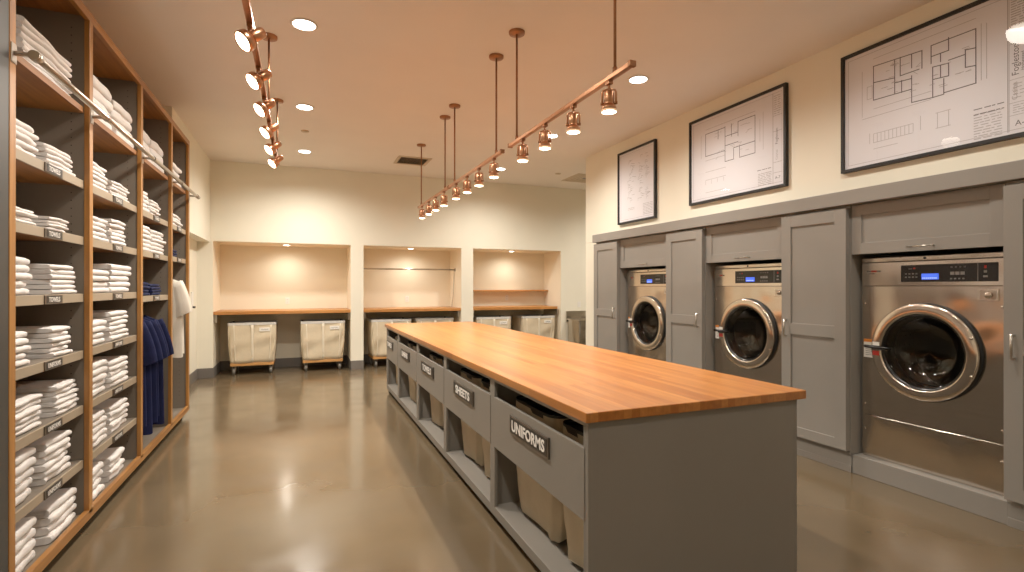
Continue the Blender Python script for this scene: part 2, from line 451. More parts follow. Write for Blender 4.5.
# bay 1 (nearest)
stack(0, 0, 'only', 3.235, 3.83, 2.83, 7, B0[0], depth=.42)
for comp, (la, lz, ln, ra, rb, rz, rn) in {1: (3.39, 2.31, 5, 3.51, 3.85, 2.275, 5), 2: (3.38, 1.888, 4, 3.515, 3.765, 1.882, 4), 3: (3.31, 1.645, 5, 3.56, 3.88, 1.625, 6),
        4: (3.31, 1.282, 5, 3.565, 3.80, 1.275, 6), 5: (3.44, .945, 6, 3.63, 3.93, .945, 6), 6: (3.38, .69, 5, 3.494, 3.81, .665, 6), 7: (3.39, .335, 4, 3.543, 3.90, .30, 4)}.items():
    stack(0, comp, 'left', 3.065, la, lz, ln, B0[comp]); stack(0, comp, 'right', ra, rb, rz, rn, B0[comp])
# bay 2
stack(1, 0, 'left', 4.02, 4.52, 2.89, 4, B0[0], depth=.42); stack(1, 0, 'right', 4.56, 5.02, 2.87, 4, B0[0], depth=.42)
for comp, (la, lz, ln, ra, rb, rz, rn) in {1: (4.44, 2.325, 6, 4.50, 4.90, 2.27, 5), 2: (4.45, 1.968, 5, 4.5, 4.82, 1.99, 6), 3: (4.46, 1.615, 4, 4.5, 4.95, 1.665, 5),
        4: (4.42, 1.275, 4, 4.5, 4.92, 1.32, 6), 5: (4.42, 1.0, 5, 4.5, 4.92, .965, 5), 6: (4.42, .655, 5, 4.5, 4.90, .64, 5), 7: (4.36, .31, 4, 4.5, 4.82, .277, 4)}.items():
    stack(1, comp, 'left', 4.015, la, lz, ln, B0[comp]); stack(1, comp, 'right', ra, rb, rz, rn, B0[comp])
# bay 3
stack(2, 0, 'left', 5.13, 5.55, 2.86, 3, B0[0]); stack(2, 0, 'right', 5.57, 6.04, 2.86, 3, B0[0])
stack(2, 1, 'left', 5.13, 5.49, 2.34, 5, 2.15); stack(2, 1, 'right', 5.53, 5.91, 2.29, 5, 2.15)
stack(2, 2, 'left', 5.13, 5.56, 2.035, 6, 1.806); stack(2, 2, 'right', 5.58, 6.08, 2.025, 6, 1.806)
stack(2, 3, 'left', 5.13, 5.53, 1.54, 4, 1.42, 'navy'); stack(2, 3, 'right', 5.55, 5.95, 1.525, 4, 1.42, 'navy')
# bay 4
stack(3, 0, 'only', 6.20, 6.82, 2.82, 4, B0[0])
stack(3, 1, 'only', 6.20, 6.90, 2.28, 4, 2.15)
stack(3, 2, 'only', 6.20, 6.66, 1.90, 3, 1.815, 'navy')

# ---- hanging garments
def garment(name, label, group, m, x, y, zrod, seed, length=.95, half=.20, tilt=0.):
    rr = random.Random(seed)
    g = thing(name, label, 'shirt', (x, y, zrod), group)
    mb = MB(); N = 28
    p1, p2 = rr.uniform(0, 6), rr.uniform(0, 6)
    zt = zrod-.10
    rings = []
    for k in range(15):
        v = k/14.0
        z = zt-length*(v**1.15)
        if v < .12: hw = .075+(half-.075)*(v/.12)**.55
        else: hw = half*(1+.10*v)
        th = .010+.020*min(1, v*5)
        ring = []
        for i in range(N):
            a = 2*PI*i/N
            fold = 1+(.22*v)*math.sin(5*a+p1+2*v)+(.16*v)*math.sin(9*a+p2)
            ring.append((x+hw*math.cos(a), y+th*math.sin(a)*fold, z-(.012*math.sin(3*a+p1) if k == 14 else 0)))
        rings.append(ring)
    mb.loops(rings, m, (False, False))
    o = mb.build('shirt_body', g)
    for sgn in (-1, 1):
        s_ = MB(); rg = []
        for k in range(7):
            v = k/6.0
            cx = x+sgn*(half-.052+.125*v-.055*v*v); cz = zt-.058-.345*v
            r = .058+.026*v
            rg.append([(cx+sgn*r*math.cos(2*PI*i/16)*.95, y+(.024+.010*v)*math.sin(2*PI*i/16)*(1+.15*math.sin(4*i+p1)), cz+r*.45*math.cos(2*PI*i/16)*(1 if sgn else 1)) for i in range(16)])
        s_.loops(rg, m, (True, False)); s_.build('sleeve', g)
    h = MB()
    h.tube([(x, y, zt+.01), (x, y, zrod-.03), (x+.03, y, zrod-.005), (x+.026, y, zrod+.026), (x, y, zrod+.034), (x-.022, y, zrod+.02)], .004, 'nickel', 6)
    h.tube([(x-half+.03, y, zt-.075), (x-.05, y, zt-.01), (x, y, zt+.012), (x+.05, y, zt-.01), (x+half-.03, y, zt-.075)], .007, 'blackm', 6)
    h.build('hanger', g)
    c_ = rr.uniform(-.07, .07)
    g.rotation_euler = (0, 0, c_)
    return g
for i, yy in enumerate((5.20, 5.31, 5.42, 5.54, 5.68)):
    lab = ['nearest', 'second nearest', 'middle', 'second farthest', 'farthest'][i]
    garment('hanging_shirt', '%s of the five navy shirts hanging in the third bay' % lab, 'navy shirts hanging in the third bay', 'navy', -1.42+.004*i, yy, 1.34, 60+i, .90+.05*((i*2) % 3), .20+.008*(i % 3))
garment('hanging_shirt', 'nearer off-white shirt hanging in the farthest shelving bay', 'off-white shirts hanging in the farthest bay', 'robe', -1.40, 6.42, 1.70, 81, .84, .215)
garment('hanging_shirt', 'farther off-white shirt hanging behind another in farthest shelving bay', 'off-white shirts hanging in the farthest bay', 'robe', -1.41, 6.58, 1.70, 82, .82, .21)

# ------------------------------------------------------------------ island
IX0, IX1, IY0, IY1, IZT, IZB = 1.109, 2.405, 1.905, 7.588, .968, .924
tag(MB().box(IX0, IX1, IY0, IY1, IZB, IZT, 'top', .004).build('countertop', None, ((IX0+IX1)/2, (IY0+IY1)/2, IZB)),
    'long honey-orange butcher block worktop covering the grey central island', 'countertop')
isl = thing('sorting_island', 'long grey central island with five labelled sorting bays', 'island', (1.75, 4.75, 0))
BX0, BX1, BY0, BY1 = 1.131, 2.365, 1.928, 7.565
FP = BX0+.008
SY = [(7.50, 7.565), (6.555, 6.645), (5.39, 5.475), (4.262, 4.345), (3.083, 3.165), (1.9525, 1.967)]
SY = [(a, c) for a, c in SY]
MB().box(BX0+.05, BX1-.01, BY0, BY0+.022, .0, IZB, 'isl').box(BX0, BX0+.055, BY0-.001, BY0+.024, .04, IZB, 'isl', .002).box(BX1-.022, BX1, BY0-.001, BY0+.024, 0, IZB, 'isl', .002).build('end_panel', isl)
MB().box(BX0+.03, BX1, BY1-.022, BY1, 0, IZB, 'isl').build('end_panel', isl)
MB().box(BX1-.02, BX1, BY0+.024, BY1-.022, 0, IZB-.001, 'isl').build('back_panel', isl)
MB().box(BX0, BX0+.02, BY0+.02, BY1, .9, IZB, 'isl').build('top_rail', isl)
MB().box(BX0, BX1-.02, BY0+.022, BY1-.022, .05, .108, 'isl', .002).build('bottom_shelf', isl)
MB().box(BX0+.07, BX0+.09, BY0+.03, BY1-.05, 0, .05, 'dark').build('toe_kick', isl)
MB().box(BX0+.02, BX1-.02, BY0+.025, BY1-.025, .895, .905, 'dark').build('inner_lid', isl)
for i, (a, c) in enumerate(SY):
    st = MB()
    st.box(BX0, BX0+.02, a, c, .108, .902, 'isl', .0015)
    st.build('stile', isl)
    if 0 < i < 5:
        MB().box(BX0+.02, BX1-.02, (a+c)/2-.01, (a+c)/2+.01, .108, .895, 'isl').build('divider', isl)
names_ = ['SHEETS', 'LINENS', 'TOWELS', 'SHEETS', 'UNIFORMS']
names_ = ['TOWELS', 'LINENS', 'TOWELS', 'SHEETS', 'UNIFORMS']
sy = [7.207, 6.078, 4.93, 3.737, 2.535]
for i in range(5):
    y0, y1 = SY[i+1][1], SY[i][0]
    fp = MB().box(BX0-.004, BX0+.016, y0-.012, y1+.012, .49, .803, 'isl', .002).build('front_panel', isl)
    hw = .252; zc = .708; hh = .053
    sg = MB().box(BX0-.016, BX0-.004, sy[i]-hw, sy[i]+hw, zc-hh, zc+hh, 'signf', .002)
    sg.box(BX0-.0175, BX0-.016, sy[i]-hw+.012, sy[i]+hw-.012, zc-hh+.010, zc+hh-.010, 'signb')
    t = names_[i]
    sg.text(t, .098, 'signw', face_x_neg(BX0-.0180, sy[i], zc), .0006, fit=(.43 if len(t) > 6 else (.36 if len(t) == 6 and t != 'SHEETS' else .36), .062), bold=.0026)
    tag(sg.build('sign', fp), 'black sign reading '+t, None)
    # hamper bags hanging inside, two to a bay
    mid = (y0+y1)/2
    for j, (a, c) in enumerate(((mid+.03, y1-.05), (y0+.03, mid-.03)) if i < 4 else ((2.44, 3.02), (1.975, 2.385))):
        hb = MB(); rings = []
        pr_ = random.Random(i*2+j)
        for k in range(9):
            v = k/8.0; z = .80-.665*v; s_ = 1-.10*v
            bul = .012*math.sin(PI*v)
            cx, cy = (1.22+1.80)/2, (a+c)/2; wx, wy = .29*s_+bul, (c-a)/2*s_+bul
            ring = []
            for q in range(40):
                an = 2*PI*q/40; e = .28
                cxx = math.copysign(abs(math.cos(an))**e, math.cos(an)); syy = math.copysign(abs(math.sin(an))**e, math.sin(an))
                wr = .010*math.sin(q*1.7+k*.9+j)*v
                ring.append((cx+(wx+wr)*cxx, cy+(wy+wr*.6)*syy, z+(.012*math.sin(q*.8+i) if k == 8 else 0)))
            rings.append(ring)
        hb.loops(rings, 'canvas_g', (False, True))
        lab = ['far', 'near'][j]
        o = hb.build('hamper_bag', None, (cx, cy, .135))
        tag(o, 'beige canvas hamper bag, %s one behind the %s panel of the island' % (lab, ['farthest', 'second farthest', 'middle', 'second nearest', 'UNIFORMS'][i]), 'hamper bag', 'canvas hamper bags inside the island')
        rim = MB()
        rp = rings[0]
        rim.loops([[(p[0], p[1], z_) for p in rp] for z_ in (.78, .815)], 'rubber', (False, False)); rim.build('rim', o)
        li = MB(); li.loops([[(cx+(p[0]-cx)*f, cy+(p[1]-cy)*f, .805+.018*math.sin(q*1.3+f*9)*(1 if f < .95 else .2)) for q, p in enumerate(rp)] for f in (.97, .75, .5, .25, .05)], 'linr', (False, True))
        li.build('liner', o)['label'] = 'black plastic liner'

# ------------------------------------------------------------------ right cabinets
MODS = [1.24, 2.853, 4.47, 6.12]; CW = .615
XC, XDF = 4.10, 4.05
PB = [(1.855, 2.853), (3.468, 4.47), (5.085, 6.12)]
struct(MB().box(4.03, XR, 1.236, 6.745, 2.155, 2.268, 'cab', .003).build('trim_1'))
cl = ['tall grey cabinet at the right edge beside the largest washer', 'tall grey shaker cabinet between the nearest and middle washers', 'tall grey shaker cabinet between the middle and farthest washers', 'tall grey shaker cabinet at the far end of the washer wall']
def shaker(mb, x0, x1, ya, yb, za, zb, holes, m='cab', rec=.012):
    """door slab facing -X with recessed panels: holes = [(ya,yb,za,zb)] in one column"""
    ys0, ys1 = holes[0][0], holes[0][1]
    mb.box(x0, x1, ya, ys0, za, zb, m, .0015).box(x0, x1, ys1, yb, za, zb, m, .0015)
    zz = za
    for (_, _, h0, h1) in sorted(holes, key=lambda h: h[2]):
        mb.box(x0, x1, ys0, ys1, zz, h0, m, .0015)
        mb.box(x0+rec, x1, ys0-.002, ys1+.002, h0-.002, h1+.002, m)
        zz = h1
    mb.box(x0, x1, ys0, ys1, zz, zb, m, .0015)
    return mb
def bar_handle(p0, p1, out, r=.007):
    p0, p1, out = Vector(p0), Vector(p1), Vector(out)
    d = (p1-p0).normalized()
    mb = MB(); mb.tube([p0+out-d*.01, p1+out+d*.01], r, 'nickel', 10)
    mb.cyl(p0, p0+out, r*.85, 'nickel').cyl(p1, p1+out, r*.85, 'nickel')
    return mb
for i, y0 in enumerate(MODS):
    y1 = y0+CW
    if i == 3: y1 = 6.745
    c = thing('tall_cabinet', cl[i], 'cabinet', (4.4, (y0+y1)/2, 0), 'tall cabinets along the right wall')
    MB().box(XC, 4.95, y0, y1, .15, 2.2, 'cab', .001).build('carcass', c)
    MB().box(XC+.012, 4.95, y0+.002, y1-.002, .0, .15, 'cab').box(XC+.004, XC+.012, y0+.001, y1-.001, 0, .055, 'cab', .002).build('plinth_base', c)
    d = shaker(MB(), XDF, XC-.004, y0+.004, y1-.008, .18, 2.128, [(y0+.103, y1-.103, .264, 1.077), (y0+.103, y1-.103, 1.177, 2.03)]).build('door', c)
    hy = y1-.06 if i in (1,) else (y0+.06 if i in (2, 3) else y1-.06)
    bar_handle((XDF, hy, 1.06), (XDF, hy, 1.20), (-.032, 0, 0)).build('handle', d)
ol = ['nearest', 'middle', 'farthest']
for i, (a, b_) in enumerate(PB):
    c = thing('overhead_cabinet', 'grey lift-up cabinet above the %s washing machine' % ol[i], 'cabinet', (4.4, (a+b_)/2, 1.76), 'overhead cabinets above the washers')
    MB().box(XC+.024, 4.95, a+.001, b_-.001, 1.765, 2.196, 'cab').build('carcass', c)
    d = shaker(MB(), XC+.002, XC+.022, a+.006, b_-.006, 1.757, 2.148, [(a+.085, b_-.085, 1.845, 2.065)]).build('door', c)
    yc = (a+b_)/2-.02
    bar_handle((XC+.002, yc-.075, 1.79), (XC+.002, yc+.075, 1.79), (-.03, 0, 0), .006).build('handle', d)
    tag(MB().box(4.118, 4.95, a+.001, b_-.001, 0, .147, 'cab', .003).build('washer_plinth', None, (4.5, (a+b_)/2, 0)),
        'low grey plinth under the %s washing machine' % ol[i], 'plinth', 'plinths under the washers')

# ---- washers (local frame: front at x=0 facing -X, y from 0 (viewer right) to W (viewer left), z from 0)
def washer():
    W_, H_ = .925, 1.58
    t = thing('washing_machine', '', 'washing machine')
    cy, cz, r = .478, .877, .335          # door axis
    # front shell with a round opening
    mb = MB(); n = 96
    zlo, zhi = .334, 1.356
    rings = []
    hole = [(0, cy+.30*math.cos(2*PI*i/n), cz+.30*math.sin(2*PI*i/n)) for i in range(n)]
    out = []
    for i in range(n):
        c_, s_ = math.cos(2*PI*i/n), math.sin(2*PI*i/n)
        ks = []
        if c_ > 1e-9: ks.append((W_-cy)/c_)
        if c_ < -1e-9: ks.append(-cy/c_)
        if s_ > 1e-9: ks.append((zhi-cz)/s_)
        if s_ < -1e-9: ks.append((zlo-cz)/s_)
        k = min(ks); out.append((0, cy+k*c_, cz+k*s_))
    mb.loops([hole, out], 'steel', (False, False), smooth=False)
    for (yy, zz) in ((0, zlo), (W_, zlo), (0, zhi), (W_, zhi)):   # fill corners
        cand = sorted(out, key=lambda p: (p[1]-yy)**2+(p[2]-zz)**2)
        py = min((p for p in out if abs(p[2]-zz) < 1e-6), key=lambda p: abs(p[1]-yy))
        pz = min((p for p in out if abs(p[1]-yy) < 1e-6), key=lambda p: abs(p[2]-zz))
        f = mb.bm.faces.new([mb.bm.verts.new(p) for p in (py, (0, yy, zz), pz)]); f.material_index = 0
    # sides, back, top and lower access panel
    mb.box(.001, .72, 0, .02, 0, H_-.04, 'steel').box(.001, .72, W_-.02, W_, 0, H_-.04, 'steel').box(.70, .72, 0, W_, 0, H_-.04, 'steel')
    mb.box(.0, .02, .0, W_, .003, .331, 'steel', .003)
    mb.box(.01, .03, 0, W_, .328, .336, 'blackm')
    mb.build('body', t)
    MB().box(-.006, .72, -.002, W_+.002, H_-.037, H_, 'steel', .005).cyl((-.008, .468, H_-.018), (0, .468, H_-.018), .010, 'black').build('top_panel', t)
    for (yy, zz) in ((.022, 1.22), (.022, .42), (.022, .22), (W_-.02, 1.22), (W_-.02, .42), (W_-.02, .22)):
        MB().lathe([(0, -.004), (.006, -.0035), (.009, 0)], (0, yy, zz), (1, 0, 0), 'chrome', 14).build('screw', t)
    # control band
    cb = MB().box(-.004, .02, 0, W_, 1.359, H_-.04, 'chrome', .002).build('control_band', t)
    lg = MB()
    for k, (a, b_, mm) in enumerate(((.885, .872, 'greyp'), (.868, .855, 'greyp'), (.851, .81, 'red'), (.806, .78, 'greyp'))):
        lg.box(-.0052, -.004, b_, a, 1.468, 1.479, mm)
    lg.box(-.0052, -.004, .825, .872, 1.452, 1.458, 'greyp')
    lg.build('maker_badge', cb)
    cp = MB().box(-.010, -.003, .04, .63, 1.388, 1.513, 'black', .003).build('control_panel', t)
    ds = MB().box(-.0115, -.0095, .378, .487, 1.405, 1.447, 'lcd')
    for k in range(8): ds.box(-.0120, -.0115, .474-k*.012, .481-k*.012, 1.411, 1.419, 'lcdw')
    ds.build('display', cp)
    kp = MB()
    for a in range(3):
        for b_ in range(2): kp.box(-.0118, -.0095, .222+.03*a, .246+.03*a, 1.435, 1.457, 'greyp') if b_ == 0 else None
    for a in range(4): kp.box(-.0112, -.0095, .216+.026*a, .226+.026*a, 1.485, 1.494, 'greyp').box(-.0112, -.0095, .224+.024*a, .234+.024*a, 1.405, 1.413, 'greyp')
    for a in range(4):
        for b_ in range(2): kp.box(-.0108, -.0095, .515+.024*a, .527+.024*a, 1.42+.024*b_, 1.427+.024*b_, 'greyp')
    kp.box(-.0112, -.0095, .55, .575, 1.483, 1.487, 'greyp').box(-.0112, -.0095, .53, .542, 1.483, 1.492, 'red')
    kp.build('keypad', cp)
    rp = MB().box(-.0108, -.0095, .146, .149, 1.39, 1.511, 'greyp')
    rp.box(-.0112, -.0095, .100, .112, 1.476, 1.494, 'red').box(-.0112, -.0095, .098, .114, 1.446, 1.462, 'greyp').box(-.0112, -.0095, .094, .118, 1.416, 1.428, 'greyp')
    rp.build('start_keys', cp)
    # lock box
    lb = MB().box(-.006, .004, .038, .150, 1.258, 1.338, 'chrome', .002).box(-.0068, -.0055, .048, .14, 1.267, 1.329, 'nickel').build('lock_plate', t)
    MB().lathe([(0, -.024), (.018, -.024), (.021, -.02), (.021, 0)], (-.006, .085, 1.297), (1, 0, 0), 'chrome', 20).box(-.034, -.028, .065, .105, 1.293, 1.301, 'nickel').build('lock_knob', lb)
    # door
    d = thing('door', None, None); d.parent = t
    MB().lathe([(.357, -.002), (.357, -.016), (.352, -.018), (.30, -.02), (.30, .0)], (0, cy-.008, cz), (1, 0, 0), 'rubber', 72).build('gasket', d)
    MB().lathe([(.350, -.020), (.352, -.036), (.349, -.042), (.343, -.045), (.288, -.0485), (.281, -.046), (.277, -.041), (.274, -.033), (.274, -.005)], (0, cy, cz), (1, 0, 0), 'chrome', 96).build('ring', d)
    MB().lathe([(.274, -.036), (.264, -.032), (.258, -.02), (.25, .05), (.245, .07)], (0, cy, cz), (1, 0, 0), 'black', 72).build('inner_collar', d)
    MB().lathe([(.258, -.022), (.24, -.010), (.215, .02), (.18, .045), (.10, .06), (.0, .064)], (0, cy, cz), (1, 0, 0), 'doorglass', 64).build('window', d)
    for zz in (cz+.128, cz-.128):
        MB().lathe([(0, -.010), (.008, -.009), (.011, 0)], (-.046, cy-.312, zz), (1, 0, 0), 'chrome', 16).build('hinge_screw', d)
    hd = MB().tube([(-.068, cy+.380, cz+.008), (-.078, cy+.365, cz+.008), (-.080, cy+.30, cz+.006), (-.072, cy+.235, cz+.004), (-.05, cy+.20, cz+.002)], .0125, 'black', 12)
    hd.box(-.07, -.04, cy+.255, cy+.335, cz-.015, cz+.012, 'black', .006); hd.build('handle', d)
    MB().box(-.0505, -.044, cy+.285, cy+.335, cz-.058, cz-.022, 'red').box(-.0505, -.044, cy+.285, cy+.335, cz+.018, cz+.045, 'white').build('warning_label', d)
    st = MB().box(-.0012, 0, W_-.088, W_-.012, .79, .935, 'white').box(-.0018, 0, W_-.088, W_-.012, .912, .935, 'orange')
    for k in range(6): st.box(-.0016, 0, W_-.075+.004*(k % 2), W_-.026, .808+k*.015, .812+k*.015, 'greyp')
    st.build('sticker', t)
    # drum
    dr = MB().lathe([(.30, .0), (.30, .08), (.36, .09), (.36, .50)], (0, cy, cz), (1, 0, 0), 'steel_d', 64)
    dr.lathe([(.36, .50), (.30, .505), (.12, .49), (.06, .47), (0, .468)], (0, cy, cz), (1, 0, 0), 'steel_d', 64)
    for k in range(3):
        a = .5+2*PI*k/3; c_, s_ = math.cos(a), math.sin(a)
        pts = [(.10, -.05), (.10, .05), (.49, .05), (.49, -.05)]
        tri = []
        for xx in (.11, .49):
            tri.append([(xx, cy+c_*rad-s_*off, cz+s_*rad+c_*off) for rad, off in ((.362, -.06), (.27, -.012), (.27, .012), (.362, .06))])
        dr.loops(tri, 'steel_d', (True, True), smooth=False)
    for a in range(28):
        for q in range(6):
            an = 2*PI*a/28; xx = .14+q*.06
            c_, s_ = math.cos(an), math.sin(an); e = .004
            p = Vector((xx, cy+.358*c_, cz+.358*s_)); u = Vector((0, -s_, c_))*e; v = Vector((e, 0, 0))
            dr.quad([p-u-v, p+u-v, p+u+v, p-u+v], 'black')
    dr.build('drum', t)
    return t
w0 = washer()
wl = ['nearest and largest-looking stainless washing machine, at the right of the photo', 'middle stainless washing machine between two tall grey cabinets', 'farthest stainless washing machine near the back of the room']
ws = [w0, copy_tree(w0), copy_tree(w0)]
for o, (a, b_), l in zip(ws, PB, wl):
    o.location = (4.2, (a+b_)/2-.925/2+.008, .147); o['label'] = l; o['group'] = 'stainless washing machines in the right wall'

# ------------------------------------------------------------------ framed drawings
W3 = [(2.76,3.26,2.41,3.24),(2.41,3.24,2.41,3.11),(2.76,3.26,2.76,2.99),(2.76,2.99,2.48,2.98),(2.76,3.13,2.6,3.11),(2.6,3.25,2.6,2.99),(2.56,3.25,2.56,3.11),(2.56,3.11,2.43,3.11),(2.48,3.08,2.48,2.88),(2.48,2.88,2.34,2.87),(2.34,3.09,2.34,2.87),(2.35,3.25,2.08,3.25),(2.08,3.25,2.08,2.88),(2.35,3.25,2.35,3.12),(2.24,3.26,2.24,3.17),(2.24,3.17,2.35,3.17),(2.29,3.17,2.29,3.11),(2.34,3.09,2.24,3.08),(2.24,3.08,2.24,2.99),(2.24,2.99,2.34,3.0),(2.29,3.08,2.29,3.0),(2.34,2.87,2.27,2.87),(2.27,2.98,2.27,2.87),(2.27,2.88,2.08,2.88),(2.14,3.13,2.14,3.01),(2.14,3.13,2.08,3.12),(2.14,3.01,2.08,3.0),(2.24,3.1,2.14,3.1),(2.6,3.07,2.48,3.06),(2.55,3.07,2.55,2.98),(2.48,3.24,2.48,3.14)]
T3 = [(2.76,3.32,2.08,3.32),(2.05,3.27,2.05,2.89),(2.02,3.26,2.02,2.89),(2.85,3.25,2.85,2.88),(2.81,3.11,2.77,3.11),(2.77,3.11,2.77,3.01),(2.77,3.01,2.81,3.01),(2.81,3.01,2.81,3.11),(2.76,2.92,2.35,2.92),(2.85,2.86,2.35,2.86),(2.76,2.72,2.47,2.72),(2.47,2.72,2.47,2.66),(2.76,2.72,2.76,2.65),(2.76,2.65,2.47,2.65),(2.32,2.75,2.23,2.75),(2.31,2.75,2.31,2.64),(2.24,2.75,2.24,2.64),(2.32,2.64,2.23,2.64),(2.76,2.6,2.58,2.6),(2.79,2.73,2.79,2.65),(2.42,2.76,2.42,2.66)]+[(2.76-.029*k,2.72,2.76-.029*k,2.65) for k in range(1, 10)]
W2 = [(4.62,3.22,4.33,3.22),(4.62,3.22,4.62,2.97),(4.62,2.97,4.33,2.97),(4.33,3.23,4.33,2.85),(4.33,2.85,4.21,2.85),(4.21,2.97,4.21,2.85),(4.21,2.97,4.13,2.97),(4.13,2.97,4.13,2.86),(4.13,2.97,3.93,2.97),(3.93,3.23,3.93,2.85),(4.13,2.85,3.93,2.85),(4.15,3.23,3.93,3.23),(4.15,3.23,4.15,3.08),(4.24,3.23,4.24,3.1),(4.33,3.12,4.15,3.12),(4.43,3.22,4.43,3.12),(4.33,3.02,4.15,3.02)]
T2 = [(4.62,3.27,3.93,3.27),(3.83,3.23,3.83,2.86),(3.87,3.17,3.87,2.95),(4.69,3.22,4.69,2.96),(4.62,2.92,4.33,2.92),(4.62,2.79,4.32,2.79),(4.62,2.7,4.32,2.7),(4.62,2.65,4.62,2.7),(4.53,2.65,4.53,2.69),(4.44,2.65,4.44,2.69),(4.35,2.65,4.35,2.69),(4.62,2.56,4.35,2.56)]
XP = 4.238
def ln(mb, y0, z0, y1, z1, wd, m):
    d = Vector((0, y1-y0, z1-z0)); L = d.length
    if L < 1e-6: return
    nrm = Vector((0, -(z1-z0), y1-y0))/L*wd/2; e = d/L*wd/2
    a, b_ = Vector((XP-.0006, y0, z0))-e, Vector((XP-.0006, y1, z1))+e
    mb.quad([a+nrm, a-nrm, b_-nrm, b_+nrm], m)
def scribble(mb, ya, yb, za, zb, rows, m='inkl', seed=1, wd=.004):
    rr = random.Random(seed)
    for k in range(rows):
        z = za+(zb-za)*(k+.5)/rows; y = ya
        while y > yb:
            l = rr.uniform(.012, .05); y2 = max(yb, y-l)
            ln(mb, y, z, y2, z, wd, m); y = y2-rr.uniform(.008, .02)
def picture(label, ya, yb, za, zb, fill):   # ya: viewer-left (larger y)
    p = thing('framed_drawing', label, 'picture', (XR, (ya+yb)/2, za), 'framed drawings above the cabinets')
    fw = .026
    f = MB()
    x0, x1 = 4.218, XR
    f.box(x0, x1, yb, ya, za, za+fw, 'blackm', .002).box(x0, x1, yb, ya, zb-fw, zb, 'blackm', .002)
    f.box(x0, x1, yb, yb+fw, za+fw, zb-fw, 'blackm', .002).box(x0, x1, ya-fw, ya, za+fw, zb-fw, 'blackm', .002)
    f.build('frame', p)
    d = MB().box(XP, XR-.002, yb+fw-.002, ya-fw+.002, za+fw-.002, zb-fw+.002, 'paper')
    for (a, b_, c, e) in ((ya-.055, zb-.055, yb+.055, zb-.055), (ya-.055, za+.055, yb+.055, za+.055), (ya-.055, za+.055, ya-.055, zb-.055), (yb+.055, za+.055, yb+.055, zb-.055)):
        ln(d, a, b_, c, e, .003, 'inkl')
    fill(d); d.build('drawing_sheet', p, recalc=False)
    MB().quad([(4.2255, ya-fw, za+fw), (4.2255, yb+fw, za+fw), (4.2255, yb+fw, zb-fw), (4.2255, ya-fw, zb-fw)], 'glass').build('glass_pane', p)
def fill3(d):
    for l in W3: ln(d, *l, .007, 'ink')
    for l in T3: ln(d, *l, .0035, 'inkl')
    rr = random.Random(3)
    for k in range(26):
        y, z = rr.uniform(2.12, 2.7), rr.uniform(2.92, 3.22)
        ln(d, y, z, y-rr.uniform(.02, .05), z, .004, 'inkl')
        if k % 2: ln(d, y, z, y-.03, z+rr.uniform(-.03, .03), .003, 'inkl')
    scribble(d, 2.09, 1.94, 2.49, 2.67, 10, seed=5, wd=.005); scribble(d, 2.09, 1.93, 2.69, 2.71, 1, 'ink', 6, .006); scribble(d, 2.09, 1.93, 2.66, 2.67, 1, 'ink', 7, .006)
    ln(d, 1.908, 2.50, 1.908, 3.38, .006, 'inkl'); ln(d, 1.90, 2.5, 1.90, 3.38, .002, 'inkl')
    for z in (2.60, 2.68, 2.83, 3.17, 3.06): ln(d, 1.90, z, 1.68, z, .003, 'inkl')
    scribble(d, 1.89, 1.70, 3.18, 3.37, 12, 'inkl', 8, .006); scribble(d, 1.88, 1.72, 2.61, 2.67, 4, 'inkl', 9, .004); scribble(d, 1.88, 1.72, 2.70, 2.81, 5, 'inkl', 19, .004)
    up = Matrix(((0, 0, -1, XP-.0008), (0, 1, 0, 1.868), (1, 0, 0, 2.955), (0, 0, 0, 1)))
    d.text('Fogleston', .052, 'ink', up, 0)
    up2 = up.copy(); up2[1][3] = 1.832; up2[2][3] = 2.935
    d.text('Homestead', .026, 'ink', up2, 0)
    up3 = up.copy(); up3[1][3] = 1.872; up3[2][3] = 2.755
    d.text('Casitas', .04, 'inkl', up3, 0)
    d.text('A-9', .05, 'ink', face_x_neg(XP-.0008, 1.835, 2.545), 0)
def fill2(d):
    for l in W2: ln(d, *l, .007, 'ink')
    for l in T2: ln(d, *l, .004, 'inkl')
    rr = random.Random(4)
    for k in range(22):
        y, z = rr.uniform(4.0, 4.55), rr.uniform(2.9, 3.2)
        ln(d, y, z, y-rr.uniform(.02, .06), z+rr.choice((0, 0, .03)), .004, 'inkl')
    scribble(d, 3.89, 3.735, 2.50, 2.63, 8, seed=5, wd=.006); scribble(d, 3.90, 3.74, 2.65, 2.67, 1, 'ink', 6, .006)
    ln(d, 3.715, 2.50, 3.715, 3.37, .006, 'inkl')
    for z in (2.60, 2.70, 3.0, 3.15): ln(d, 3.71, z, 3.615, z, .004, 'inkl')
    scribble(d, 3.70, 3.63, 3.16, 3.35, 9, 'inkl', 8, .006)
    up = Matrix(((0, 0, -1, XP-.0008), (0, 1, 0, 3.672), (1, 0, 0, 2.95), (0, 0, 0, 1)))
    d.text('Fogleston', .04, 'ink', up, 0)
    up3 = up.copy(); up3[2][3] = 2.77; d.text('Casitas', .034, 'inkl', up3, 0)
    d.text('A-7', .04, 'ink', face_x_neg(XP-.0008, 3.662, 2.55), 0)
def fill1(d):
    rr = random.Random(9)
    for (ya, yb) in ((6.14, 5.98), (5.90, 5.76), (5.74, 5.66)):
        for k in range(26):
            z = 2.7+k*.023
            if rr.random() < .75:
                y = rr.uniform(yb+.04, ya); ln(d, y, z, y-rr.uniform(.03, .09), z+rr.choice((0, 0, .018, -.018)), .005, 'inkl')
                if rr.random() < .5: ln(d, y, z, y, z-.03, .004, 'inkl')
    scribble(d, 5.78, 5.58, 2.46, 2.62, 8, seed=15, wd=.006)
    scribble(d, 6.12, 5.98, 2.56, 2.60, 2, seed=16, wd=.006)
picture('small portrait framed drawing, farthest of three above the cabinets', 6.362, 5.508, 2.388, 3.408, fill1)
